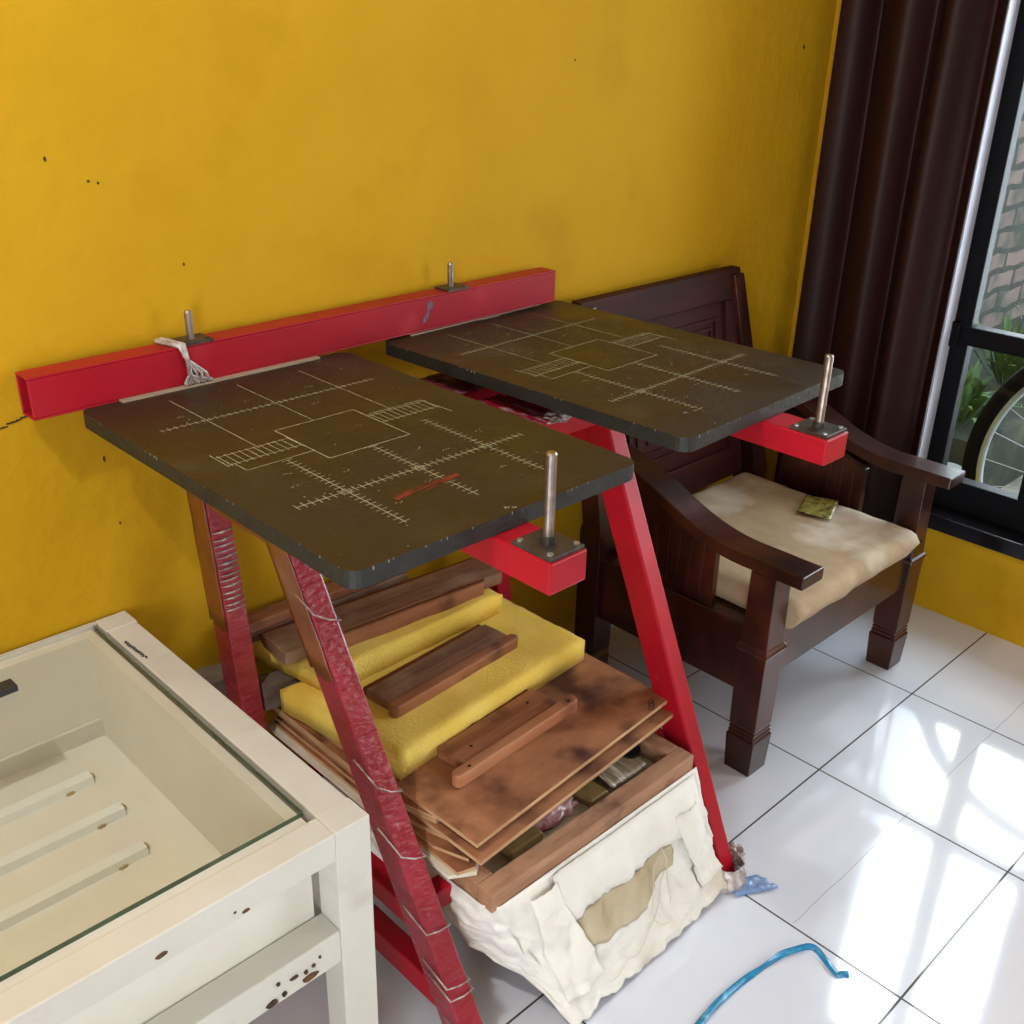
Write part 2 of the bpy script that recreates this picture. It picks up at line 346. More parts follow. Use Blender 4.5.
# small stains and a crack on the yellow plaster
bm = bmesh.new()
for (x, z, a, b) in ((-2.21, 1.391, .002, .004), (-2.148, 1.354, .0022, .0022), (-2.133, 1.350, .0018, .0025), (-2.003, 1.206, .0016, .003), (-2.190, .896, .0018, .006), (-2.179, .770, .0015, .003), (-.137, 1.547, .004, .006), (-1.042, 1.521, .002, .002)):
    prism(bm, [(x+a*math.cos(t*PI/4)*(1+.3*math.sin(t*5)), z+b*math.sin(t*PI/4)) for t in range(8)], 'y', -.0012, .001)
for k in range(9):
    x = -2.352 + k*.0075; z = .990 + k*.0019 + .003*nz(k*1.7, 0)
    prism(bm, [(x, z-.0014), (x+.009, z-.0008+.002*nz(k, 3)), (x+.009, z+.0012), (x, z+.0018)], 'y', -.0012, .001)
obj('trim_2', bm, M['speck'], kind='structure')

# ------------------------------------------------------------------ printing press
LX0, LX1, RX0, RX1 = -2.065, -2.020, -1.397, -1.355
press = thing('screen_printing_press', 'red steel two-station screen printing press with two dark boards on top, legs in plastic film', 'printing press', (-1.70, -.45, 0))
def leg(x0, x1, yb, slope, zt, depth, m, mi2=None):
    bm = bmesh.new()
    yt = yb + slope*zt
    hexa(bm, [(x0, yb, 0), (x1, yb, 0), (x1, yb+depth, 0), (x0, yb+depth, 0)], [(x0, yt, zt), (x1, yt, zt), (x1, yt+depth, zt), (x0, yt+depth, zt)])
    return bm
l1 = obj('leg', leg(LX0, LX1, -.845, .585, .940, .066, 0), M['redwrap'], press, bevel=.004, label='left front leg wrapped in clear film')
l2 = obj('leg', leg(RX0, RX1, -.851, .440, .940, .070, 0), M['red'], press, bevel=.004)
l3 = obj('leg', leg(LX0, LX1, -.217, .140, .940, .060, 0), M['redwrap'], press, bevel=.004, label='left rear leg wrapped in clear film')
l4 = obj('leg', leg(RX0, RX1, -.217, .140, .940, .060, 0), M['red'], press, bevel=.004)
# tape wound round the upper part of the left legs (brown on the outer side)
def sleeve(x, yb, slope, z0, z1, depth, t=.0025):
    bm = bmesh.new(); n = 10
    def f(u, v):
        z = z0 + (z1-z0)*u; y = yb + slope*z + depth*v
        return (x - t - .0015*nz(y*30, z*30), y, z + (.02*nz(v*4, 3) if u in (0, 1) else 0))
    grid(bm, n, 6, f); return bm
solidify(obj('packing_tape', sleeve(LX0, -.845, .585, .62, .930, .066), M['tapewrap'], l1, smooth=True), .0012)
solidify(obj('packing_tape', sleeve(LX0, -.217, .140, .56, .90, .060), M['tapewrap'], l3, smooth=True), .0012)
# loose film strands across the front of the left legs
def strands(x0, x1, yb, slope, zs, t=.003, r=.0016):
    for z, dz in zs:
        bm = bmesh.new()
        y = yb + slope*z
        tube(bm, [(x0-.003, y+.06, z+dz+.02), (x0-.003, y-.002, z+dz), ((x0+x1)/2, y-.004-slope*.0, z+dz*.4), (x1+.002, y-.002, z), (x1+.002, y+.05, z+.01)], r, 5)
        obj('film_band', bm, M['filmwhite'], l1, smooth=True)
strands(LX0, LX1, -.845, .585, [(.70, .03), (.44, .035), (.34, .03), (.235, .012), (.15, .015), (.135, .01), (.055, .02)])
for k in range(14):
    z = .60 + .16*k/14 + .006*nz(k*3.1, 8); y = -.217 + .14*z
    bm = bmesh.new(); tube(bm, [(LX0+.002, y-.001, z+.004*nz(k, 1)), (LX0+.02, y-.004, z+.004*nz(k, 5)), (LX1-.002, y-.001, z+.004*nz(k, 9))], .003, 5, rs=[.001, .002+.0035*abs(nz(k*2.2, 1)), .001+.002*abs(nz(k, 6))])
    obj('film_band', bm, M['filmwhite'], l3, smooth=True)
# top rails along the trestles, cross bars and lower rails
for x0, x1, m, yf in ((LX0+.003, LX1-.003, M['tapewrap'], -.30), (RX0+.002, RX1-.002, M['red'], -.42)):
    bm = bmesh.new(); prism(bm, [(yf, .80), (-.10, .80), (-.06, .943), (yf+.02, .943)], 'x', x0, x1)
    obj('top_rail', bm, m, press, bevel=.003)
for y0, y1 in ((-.245, -.125), (-.46, -.300)):
    cb = obj('cross_bar', B(LX1-.01, RX0+.01, y0, y1, .905, .943), M['red'], press, bevel=.003)
    bm = bmesh.new()
    def f(u, v, y0=y0, y1=y1):
        x = -1.70 + .17*u; y = y0 - .004 + (y1-y0+.008)*v
        return (x, y, .9448 + .004*abs(nz(u*22, v*5, y0*9)))
    grid(bm, 40, 12, f)
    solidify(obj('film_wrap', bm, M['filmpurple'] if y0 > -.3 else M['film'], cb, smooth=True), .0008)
bm = bmesh.new()
blob(bm, -1.548, -.462, .951, .022, .016, .010, 4, .5, 3)
obj('crumpled_plastic', bm, M['filmwhite'], cb)
for x0, x1 in ((LX0+.004, LX1-.004), (RX0+.004, RX1-.004)):
    obj('lower_rail', B(x0, x1, -.76, -.17, .085, .135), M['red'], press, bevel=.003)
    obj('shelf_rail', B(x0, x1, -.68, -.17, .215, .258), M['red'], press, bevel=.003)
for y in (-.66, -.26):
    obj('shelf_bar', B(LX1-.02, RX0+.02, y, y+.035, .215, .257), M['red'], press, bevel=.003)
obj('lower_bar', B(LX1-.02, RX0+.02, -.30, -.26, .085, .13), M['red'], press, bevel=.003)
# arms under the boards ending in hinge blocks
for cx in (-1.987, -1.342):
    arm = obj('support_arm', B(cx-.034, cx+.034, -.905, -.012, .9445, .990), M['red'], press, bevel=.003, label='red steel arm with pin at its front end')
    obj('hinge_plate', B(cx-.031, cx+.031, -.902, -.832, .990, .996), M['darksteel'], arm, bevel=.001)
    for dx, dy in ((-.024, -.062), (.024, -.062), (-.024, -.0085), (.024, -.0085)):
        bm = bmesh.new(); tube(bm, [(cx+dx, -.832+dy, .9955), (cx+dx, -.832+dy, .9985)], .0045, 6)
        obj('screw', bm, M['screw'], arm)
    bm = bmesh.new(); tube(bm, [(cx, -.867, .994), (cx, -.867, 1.006)], .0105, 14); 
    obj('collar', bm, M['darksteel'], arm)
    bm = bmesh.new(); tube(bm, [(cx, -.867, .995), (cx, -.867, 1.117), (cx, -.867, 1.120)], .0072, 16, rs=[.0072, .0072, .0055])
    obj('pin', bm, M['steel'], arm, smooth=False)
    obj('spacer_block', B(cx-.03, cx+.03, -.062, -.016, .990, 1.0165), M['striplight'], arm)

def platen(cx, cy, rot, redmark):
    """board with guide pattern; local frame: x to the right, y to the wall, origin at the front-left corner of the pattern"""
    R = Matrix.Translation((cx, cy, 0)) @ Matrix.Rotation(rot, 4, 'Z') @ Matrix.Translation((-.26, -.36, 0))
    bm = bmesh.new()
    out = rrect(0, .52, 0, .735, .022)
    prism(bm, out, 'z', .9905, 1.015, 1)
    for f in bm.faces:
        if f.calc_center_median().z > 1.0149: f.material_index = 0
    zt = 1.0152
    def seg(a, b, w=.0016, mi=2, z=zt):
        a = Vector((*a, 0)); b = Vector((*b, 0)); d = (b-a).normalized(); n = Vector((-d.y, d.x, 0))*w/2
        vs = [bm.verts.new((p.x, p.y, z)) for p in (a-n, b-n, b+n, a+n)]
        bm.faces.new(vs).material_index = mi
    def ticks(a, b, step, h, w=.0014):
        a = Vector((*a, 0)); b = Vector((*b, 0)); L = (b-a).length; d = (b-a)/L; n = Vector((-d.y, d.x, 0))*h/2
        k = 0
        while k*step <= L:
            p = a + d*k*step; seg((p-n)[:2], (p+n)[:2], w, 2, zt+.0001); k += 1
    def line(a, b, step=0, h=.014): 
        seg(a, b)
        if step: ticks(a, b, step, h)
    # rear group
    line((.055, .563), (.460, .563), .0117, .013)
    for x, y0 in ((.131, .406), (.258, .456), (.384, .417)): line((x, .686), (x, y0)); 
    # sheet outline and the two ladders
    box_ = [(.186, .454), (.335, .454), (.335, .307), (.186, .307)]
    for i in range(4): seg(box_[i], box_[(i+1) % 4], .002)
    for (xa, xb, s) in ((.060, .185, 1), (.336, .456, 1)):
        seg((xa, .414), (xb, .414)); seg((xa, .378), (xb, .378))
        k = 0
        while xa + .006 + k*.0118 < xb: seg((xa+.006+k*.0118, .372), (xa+.006+k*.0118, .418), .0015, 2, zt+.0001); k += 1
    seg((.060, .428), (.060, .372)); seg((.072, .378), (.072, .345)); seg((.072, .345), (.185, .347))
    seg((.340, .421), (.449, .421)); seg((.449, .421), (.454, .344)); 
    # front group
    line((.055, .195), (.466, .195), .0117, .018)
    for x, y1, y0 in ((.135, .340, .066), (.262, .303, .069), (.392, .341, .072)): line((x, y1), (x, y0), .0117, .018)
    for p in ((.135, .195), (.262, .195), (.392, .195)):
        for k in range(10):
            a, b = 2*PI*k/10, 2*PI*(k+1)/10; seg((p[0]+.007*math.cos(a), p[1]+.007*math.sin(a)), (p[0]+.007*math.cos(b), p[1]+.007*math.sin(b)), .0015, 2, zt+.0001)
    # tiny scratched figures beside the ticks
    rd = random.Random(3)
    for (x, y) in ((.10, .30), (.085, .255), (.16, .12), (.17, .25), (.235, .15), (.30, .25), (.33, .22), (.35, .12), (.42, .25), (.43, .12), (.22, .60), (.10, .60), (.34, .60), (.30, .52), (.24, .65), (.29, .39)):
        for k in range(3):
            a = (x+k*.005, y + rd.uniform(-.003, .003)); seg(a, (a[0]+rd.uniform(.001, .004), a[1]+rd.uniform(-.005, .005)), .0012, 2, zt+.0001)
    if redmark:
        seg((.168, .130), (.205, .137), .011, 3, zt+.0002); seg((.200, .133), (.262, .139), .0035, 3, zt+.0003); seg((.250, .133), (.288, .140), .010, 3, zt+.0004)
        seg((.176, .140), (.270, .143), .0018, 3, zt+.0005); seg((.215, .124), (.240, .131), .003, 3, zt+.0005)
    # specks of dried ink
    for k in range(34):
        x, y = rd.uniform(.02, .50), rd.uniform(.01, .72)
        s = rd.uniform(.0005, .0013)
        prism(bm, [(x+s*math.cos(t*PI/3), y+s*math.sin(t*PI/3)) for t in range(6)], 'z', 1.0149, 1.0153, 4)
    for (x, y, s) in ((.405, .075, .006), (.385, .060, .004), (.27, .008, .004), (.262, .014, .005)) if redmark else ((.10, .075, .005), (.12, .07, .004), (.17, .66, .003)):
        for k in range(4):
            seg((x, y), (x+s*math.cos(k*1.7), y+s*math.sin(k*1.7)), .0016, 4, zt+.0003)
    # chipped pale bits along the edge
    for k in range(26):
        t = rd.uniform(0, 1); s = rd.uniform(.0006, .0016)
        if rd.random() < .5: x, y = t*.48+.02, -.0004; box(bm, x, x+s, y, y+.001, 1.015-s*rd.uniform(.5, 4), 1.0152, 4)
        else: x, y = -.0004, t*.68+.02; box(bm, x, x+.001, y, y+s, 1.015-s*rd.uniform(.5, 4), 1.0152, 4)
    bmesh.ops.transform(bm, matrix=R, verts=bm.verts)
    p = obj('printing_board', bm, [M['rubber'], M['rubberedge'], M['mark'], M['redmark'], M['whitespeck']], press,
            label='dark board with scratched guide lines and red smear' if redmark else 'dark board with scratched guide lines nearer the window')
    bm = bmesh.new(); box(bm, .068, .455, .7215, .7350, 1.0152, 1.0180)
    bmesh.ops.transform(bm, matrix=R, verts=bm.verts)
    obj('wood_strip', bm, M['striplight'], p, label='pale wooden strip along the rear edge')
    return p
platen(-1.985, -.440, 0, True)
platen(-1.355, -.420, math.radians(2.4), False)

# loose red box beam with two pins, lying behind the boards
A = Matrix.Translation((-1.731, -.038, 1.0175)) @ Matrix.Rotation(-.008, 4, 'Y')
beam = thing('steel_box_beam', 'long red hollow steel beam lying against the yellow wall behind the boards', 'steel beam', (-1.731, -.038, 1.0175))
bm = bmesh.new()
x0, x1, y0, y1, z0, z1, t = -.585, .585, -.028, .018, 0, .070, .004
for a in ((x0, x1, y0, y1, z0, z0+t), (x0, x1, y0, y1, z1-t, z1), (x0, x1, y0, y0+t, z0+t, z1-t), (x0, x1, y1-t, y1, z0+t, z1-t)): box(bm, *a, mtx=A)
obj('beam_tube', bm, M['redbeam'], beam, bevel=.0015)
bm = bmesh.new(); box(bm, x1-.003, x1+.001, y0+.001, y1-.001, .001, z1-.001, mtx=A); obj('end_plate', bm, M['redbeam'], beam)
for px in (-.294, .296):
    bm = bmesh.new(); box(bm, px-.028, px+.028, -.030, .016, z1, z1+.004, mtx=A)
    for dx in (-.02, .022): tube(bm, [A @ Vector((px+dx, -.022, z1+.003)), A @ Vector((px+dx, -.022, z1+.007))], .0035, 6)
    hp = obj('hinge_plate', bm, M['darksteel'], beam)
    bm = bmesh.new(); tube(bm, [A @ Vector((px-.002, -.006, z1+.003)), A @ Vector((px-.002, -.006, z1+.050)), A @ Vector((px-.002, -.006, z1+.054))], .0065, 14, rs=[.0065, .0065, .004])
    obj('pin', bm, M['steel'], hp)
bm = bmesh.new(); prism(bm, [(.214, .058), (.222, .060), (.230, .054), (.226, .044), (.217, .040), (.216, .032), (.209, .019), (.199, .017), (.201, .027), (.208, .034), (.211, .044)], 'y', -.0288, -.0278)
bmesh.ops.transform(bm, matrix=A, verts=bm.verts)
obj('scuff_mark', bm, mat('grey_scuff', '#5f5866', '#6b2a33', .6, scale=60), beam)
# torn film tied round the beam
bm = bmesh.new()
for k in range(9):
    u = k/8; x = -2.055 + .012*nz(k, 2)
    pts = [(x-.03+.012*u, -.030, 1.092+.002*u), (x-.006+.006*u, -.0685, 1.088), (x+.004+.016*u*nz(k, 7), -.071, 1.06), (x+.004+.035*u*(k % 2), -.072, 1.035), (x-.006+.05*u, -.073, 1.020+.004*nz(k, 4))]
    tube(bm, pts, .002, 5, rs=[.004, .006, .0045, .003, .004])
obj('torn_plastic_strip', bm, M['filmwhite'], smooth=True, label='torn strip of clear plastic tied over the red beam by its left pin', cat='plastic strip')

# ------------------------------------------------------------------ white box table with glass
tb = thing('exposure_table', 'cream-painted wooden light table with a sunken box, beside the red press', 'table', (-2.55, -.38, 0))
TX1, TX0, TY0, TY1, TZ = -2.197, -3.20, -.748, -.006, .600
pm = M['cream']
for x0, x1, y0, y1 in ((TX1-.058, TX1, TY0, TY0+.05), (TX1-.058, TX1, TY1-.05, TY1), (TX0, TX0+.058, TY0, TY0+.05), (TX0, TX0+.058, TY1-.05, TY1)):
    lg = obj('leg', B(x0, x1, y0, y1, 0, TZ), pm, tb, bevel=.002)
bm = bmesh.new(); box(bm, TX0+.058, TX1-.058, TY0, TY0+.045, .553, TZ); obj('top_rail', bm, pm, tb, bevel=.002)
bm = bmesh.new(); box(bm, TX0+.058, TX1-.058, TY1-.012, TY1, .553, TZ); obj('top_rail', bm, pm, tb, bevel=.002)
for x0, x1 in ((TX1-.056, TX1-.002), (TX0+.002, TX0+.056)):
    obj('top_rail', B(x0, x1, TY0+.05, TY1-.05, .553, TZ-.001), pm, tb, bevel=.002)
    obj('lower_rail', B(x0+.005, x1-.005, TY0+.05, TY1-.05, .372, .418), pm, tb, bevel=.002)
obj('lower_rail', B(TX0+.058, TX1-.058, TY0+.002, TY0+.048, .362, .422), pm, tb, bevel=.002)
obj('lower_rail', B(TX0+.058, TX1-.058, TY1-.04, TY1-.002, .362, .422), pm, tb, bevel=.002)
# sunken box: outer x -2.278.., y -.69..-.02, floor z .385
BX1, BX0, BY0, BY1 = -2.266, -3.12, -.698, -.018
bxm = M['creambox']
obj('box_side', B(BX0, BX1, BY0, BY0+.022, .385, .592), bxm, tb)
obj('box_side', B(BX0, BX1, BY1-.022, BY1, .385, .592), bxm, tb)
obj('box_side', B(BX1-.018, BX1, BY0+.022, BY1-.022, .385, .592), bxm, tb)
obj('box_side', B(BX0, BX0+.018, BY0+.022, BY1-.022, .385, .592), bxm, tb)
obj('box_floor', B(BX0, BX1, BY0, BY1, .375, .385), bxm, tb)
for y, xr in ((-.150, -2.357), (-.262, -2.353), (-.372, -2.368)):
    bm = bmesh.new(); prism(bm, [(y-.014, .385), (y+.014, .385), (y+.010, .399), (y-.011, .399)], 'x', -3.05, xr)
    sl = obj('light_slat', bm, M['slatw'], tb)
    bm = bmesh.new(); blob(bm, xr+.003, y+.003, .390, .004, .008, .006, xr*9, .2, 2)
    obj('glue_blob', bm, M['gluetan'], sl)
    bm = bmesh.new(); blob(bm, xr-.042, y-.014, .387, .008, .003, .003, xr*5, .3, 2)
    obj('glue_blob', bm, M['gluetan'], sl)
# scribbled marks and rust stains on the frame (flat marks)
bm = bmesh.new(); rd = random.Random(5)
tube(bm, [(-2.246+.004*k/30+.0035*math.sin(k*1.9), -.108-.066*k/30, .6004) for k in range(31)], .0009, 4)
tube(bm, [(-2.242, -.178, .6004), (-2.2395, -.1795, .6004)], .0022, 6)
obj('ink_scribble', bm, M['ink'], tb, kind=None)
for (x, z, w_, h_) in ((-2.292, .399, .002, .002), (-2.303, .391, .003, .003), (-2.316, .388, .003, .0035), (-2.335, .392, .007, .0025), (-2.352, .374, .004, .004), (-2.372, .371, .009, .005), (-2.31, .374, .012, .005), (-2.395, .560, .006, .003), (-2.41, .567, .002, .002), (-2.36, .399, .003, .003), (-2.51, .568, .009, .004)):
    bm = bmesh.new()
    prism(bm, [(x+w_*math.cos(a*PI/5)*(1+.35*nz(a*3, x*50)), z+h_*math.sin(a*PI/5)*(1+.35*nz(a*2, z*50, 4))) for a in range(10)], 'y', TY0-.0006, TY0+.003)
    obj('rust_stain', bm, M['rust'], tb)
gs = bmesh.new()
box(gs, -3.15, -2.262, -.682, -.014, .5925, .6005)
for f in gs.faces:
    n = f.calc_center_median()
    f.material_index = 0 if abs(n.z-.5965) > .003 else 1
obj('glass_sheet', gs, [M['glasstop'], M['glassedge']], label='large clear glass sheet with green edges covering the cream table box', cat='glass', origin=(-2.7, -.35, .5925))
bm = bmesh.new(); box(bm, -2.60, -2.438, -.014, .014, 0, .012, mtx=Matrix.Translation((0, -.122, .6006)) @ Matrix.Translation((-2.438, 0, 0)) @ Matrix.Rotation(.03, 4, 'Z') @ Matrix.Translation((2.438, 0, 0)))
obj('metal_bar', bm, M['bar'], label='short slate-grey bar lying on the glass at the left edge', cat='bar', bevel=.002, origin=(-2.5, -.122, .6006))

# ------------------------------------------------------------------ stack on the press shelf
fr = thing('silkscreen', 'thick bare wooden screen frame at the bottom of the shelf stack', 'screen frame', (-1.69, -.45, .2585))
FXa, FXb, FYa, FYb, fz0, fz1 = -1.968, -1.425, -.757, -.115, .2585, .298
obj('front_bar', B(FXa, FXb, FYa, FYa+.038, fz0, fz1), M['screenwood'], fr, bevel=.003)
obj('rear_bar', B(FXa, FXb, FYb-.038, FYb, fz0, fz1), M['screenwood'], fr, bevel=.003)
obj('side_bar', B(FXa, FXa+.038, FYa+.038, FYb-.038, fz0, fz1-.001), M['screenwood'], fr, bevel=.003)
obj('side_bar', B(FXb-.038, FXb, FYa+.038, FYb-.038, fz0, fz1-.001), M['screenwood'], fr, bevel=.003)
bm = bmesh.new(); grid(bm, 12, 12, lambda u, v: (FXa+.01+(FXb-FXa-.02)*u, FYa+.01+(FYb-FYa-.02)*v, .2590+.0004*nz(u*9, v*9)))
solidify(obj('mesh_fabric', bm, M['clothdark'], fr), .0006)

# things lying inside the frame, seen under the plywood
bm = bmesh.new()
grid(bm, 24, 10, lambda u, v: (-1.60+.105*u, -.700+.11*v, .277+.010*math.sin(v*3.1)*(1-.3*u)+.003*abs(nz(u*30, v*3))))
o = obj('clear_plastic_packet', bm, M['clearpack'], smooth=True, label='crinkled clear plastic packet inside the wooden screen frame, right part', cat='packet'); solidify(o, .001)
bm = bmesh.new(); blob(bm, -1.735, -.660, .274, .060, .032, .014, 2, .35, 3, flat=.2600)
obj('red_clear_bag', bm, M['pinkpl'], label='crumpled bag with red print lying inside the wooden screen frame', cat='bag', smooth=True)
bm = bmesh.new(); box(bm, -1.66, -1.61, -.70, -.58, .2600, .280)
obj('amber_tape_piece', bm, M['olivepl'], label='folded amber film between the red printed bag and clear packet', cat='plastic film', bevel=.006)
bm = bmesh.new(); box(bm, -1.865, -1.78, -.695, -.57, .2600, .279)
obj('folded_brown_film', bm, M['olivepl'], label='brown film piece in the left corner inside the screen frame', cat='plastic film', bevel=.006)
bm = bmesh.new(); tube(bm, [(-1.498, -.650, .2600), (-1.498, -.650, .290)], .024, 20)
obj('black_tape_roll', bm, M['black'], label='small black roll inside the right corner of the screen frame', cat='tape roll')

def board(name, pts, z0, z1, label, group=None, top='plystain', edge='plyedge', cat='plywood board'):
    bm = bmesh.new(); prism(bm, pts, 'z', z0, z1, 1)
    for f in bm.faces:
        if f.calc_center_median().z > z1-1e-4 or f.calc_center_median().z < z0+1e-4: f.material_index = 0
    c = sum((Vector((*p, 0)) for p in pts), Vector())/len(pts); c.z = z0
    return obj(name, bm, [M[top], M[edge]], label=label, cat=cat, group=group, origin=c)
board('pale_board', [(-1.996, -.68), (-1.955, -.705), (-1.90, -.66), (-1.90, -.12), (-1.996, -.12)], .2985, .306, 'whitish thin board directly on the screen frame', top='palewood', edge='palewood', cat='board')
board('thin_plywood', [(-1.985, -.69), (-1.952, -.700), (-1.86, -.60), (-1.50, -.56), (-1.50, -.13), (-1.985, -.13)], .3065, .313, 'thin brown plywood sheet between the whitish board and larger plywood', cat='plywood board')
board('plywood_board', [(-1.958, -.718), (-1.392, -.677), (-1.400, -.14), (-1.975, -.14)], .3305, .3395, 'lower stained plywood board under the top plywood')
board('thin_plywood', [(-1.978, -.62), (-1.955, -.685), (-1.85, -.58), (-1.52, -.55), (-1.52, -.13), (-1.978, -.13)], .3135, .3200, 'thin plywood sheet just below the lower stained plywood board')
board('thin_plywood', [(-1.972, -.56), (-1.950, -.64), (-1.56, -.62), (-1.56, -.13), (-1.972, -.13)], .3205, .3300, 'uppermost thin plywood layer with split edge in the stack')
board('thin_plywood', [(-1.982, -.50), (-1.955, -.60), (-1.58, -.56), (-1.58, -.13), (-1.982, -.13)], .3400, .3545, 'plywood offcut between the two stained plywood boards')
pb = board('plywood_board', [(-1.953, -.703), (-1.387, -.659), (-1.395, -.16), (-1.972, -.16)], .3550, .3635, 'top stained plywood board with a blotched face, squeegee on it')
bm = bmesh.new()
for (x, y) in ((-1.425, -.640), (-1.434, -.649), (-1.443, -.656)):
    for k in range(10):
        a, b = 2*PI*k/10, 2*PI*(k+1)/10; r = .007
        pa, pb2 = Vector((x+r*math.cos(a), y+r*math.sin(a)*.7, .3638)), Vector((x+r*math.cos(b), y+r*math.sin(b)*.7, .3638))
        tube(bm, [pa, pb2], .0008, 4)
obj('pen_scribble', bm, M['ink'], pb)

# foam slabs
def slab(pts, z0, z1, nseed, sag=.0, droop=None):
    """rounded, slightly uneven slab from a 4-corner outline (ccw)"""
    bm = bmesh.new(); n = 26
    c = [Vector((*p, 0)) for p in pts]
    def P(u, v): return c[0]*(1-u)*(1-v)+c[1]*u*(1-v)+c[2]*u*v+c[3]*(1-u)*v
    def top(u, v):
        p = P(u, v); e = min(u, 1-u, v, 1-v); k = 1-max(0, 1-e/.036)**2*.12
        z = z0 + (z1-z0)*k + .003*nz(p.x*14+nseed, p.y*14) + (droop(u, v) if droop else 0)
        w = .003*nz(p.x*40+nseed, p.y*40)
        return (p.x+w, p.y+w, z)
    def bot(u, v):
        p = P(u, v); w = .003*nz(p.x*40+nseed, p.y*40); return (p.x+w, p.y+w, z0)
    T = grid(bm, n, n, top); Bt = grid(bm, n, n, bot)
    loop = [(i, 0) for i in range(n)] + [(n, j) for j in range(n)] + [(i, n) for i in range(n, 0, -1)] + [(0, j) for j in range(n, 0, -1)]
    for k in range(len(loop)):
        a, b = loop[k], loop[(k+1) % len(loop)]
        bm.faces.new((Bt[a[0]][a[1]], Bt[b[0]][b[1]], T[b[0]][b[1]], T[a[0]][a[1]]))
    return bm
obj('foam_slab', slab([(-1.945, -.492), (-1.412, -.446), (-1.418, -.185), (-1.988, -.172)], .3640, .418, 1), M['foam'],
    label='large yellow foam slab on the top plywood board', cat='foam slab', smooth=True, origin=(-1.7, -.33, .364))
obj('foam_slab', slab([(-1.930, -.262), (-1.470, -.252), (-1.475, -.135), (-1.975, -.050)], .4200, .468, 2), M['foam'],
    label='smaller yellow foam slab on top of the large one, under the long boards', cat='foam slab', smooth=True, origin=(-1.7, -.15, .42))

# squeegees: wooden handle + lower bar + red blade
def squeegee(name, loc, rot, L, w, h, body, lip, label, lipL=None, lipw=.026, tilt=0, holes=True, blade=True):
    t = thing(name, label, 'squeegee', loc, rot, 'squeegees on the shelf stack')
    t.rotation_euler = (tilt, 0, rot)
    bm = bmesh.new()
    prism(bm, [(0, .003), (w, .001), (w, h), (w*.5, h+.002), (0, h)], 'x', -L/2, L/2)
    obj('handle_board', bm, M[body], t, bevel=.002)
    l2 = (lipL or L)/2
    bm = bmesh.new()
    prism(bm, [(p[0], p[1]) for p in rrect(-l2, l2, -lipw, .004, .011, 4)], 'z', .0, h+.004)
    obj('grip_bar', bm, M[lip], t, bevel=.003)
    if blade:
        bm = bmesh.new(); box(bm, -L/2+.004, L/2-.004, w-.004, w+.014, .002, h*.8)
        obj('blade', bm, M['blade'], t)
    if holes:
        for x, y in ((-L*.50, -.010), (L*.55, -.010), (L*.33, w*.62), (-L*.33, w*.4)):
            bm = bmesh.new(); tube(bm, [(x, y, h+.0012 if y > 0 else h+.0032), (x, y, h+.0024 if y > 0 else h+.0046)], .0032, 8)
            obj('screw', bm, M['black'], t)
    return t
squeegee('squeegee', (-1.722, -.553, .3640), math.radians(3.5), .262, .074, .024, 'squee', 'squeelight', 'orange-brown wooden squeegee lying on the top plywood board', lipL=.335, lipw=.020)
squeegee('squeegee', (-1.715, -.372, .4165), math.radians(4.5), .330, .072, .022, 'squeeold', 'squee', 'greyish wooden squeegee lying on the large foam slab', lipL=.350, lipw=.020, holes=False)
squeegee('squeegee', (-1.712, -.205, .4665), math.radians(-4), .535, .092, .030, 'squeeold', 'squee', 'long dark wooden squeegee on the small foam slab, under the left board', lipL=.42, lipw=.016, holes=False)
# boards at the back of the stack
bm = bmesh.new(); box(bm, -.21, .21, -.022, .022, 0, .018, mtx=Matrix.Translation((-1.80, -.052, .4695)))
obj('wooden_lath', bm, M['squeeold'], label='narrow brown slat at the back of the stack near the wall, lower of two', cat='slat', origin=(-1.80, -.052, .4695), bevel=.002)
bm = bmesh.new(); box(bm, -.20, .20, -.020, .020, 0, .022, mtx=Matrix.Translation((-1.79, -.050, .4880)))
obj('wooden_lath', bm, M['squee'], label='narrow brown slat at the back of the stack near the wall, upper of two', cat='slat', origin=(-1.79, -.050, .488), bevel=.002)
bm = bmesh.new(); hexa(bm, [(-2.100, -.085, .364), (-1.995, -.092, .364), (-1.975, -.050, .364), (-2.085, -.040, .364)], [(-2.105, -.086, .432), (-2.0, -.092, .424), (-1.965, -.055, .430), (-2.088, -.036, .440)])
obj('weathered_block', bm, M['greyrag'], label='weathered grey wood piece sticking out left behind the rear leg', cat='wood piece', bevel=.004)

bm = bmesh.new(); hexa(bm, [(-2.014, -.158, .364), (-1.945, -.168, .364), (-1.940, -.125, .364), (-2.012, -.110, .364)], [(-2.016, -.156, .424), (-1.930, -.160, .414), (-1.945, -.120, .4155), (-2.014, -.110, .426)])
obj('weathered_block', bm, M['greyrag'], label='weathered grey wood piece wedged between rear leg and the foam slabs', cat='wood piece', bevel=.004)
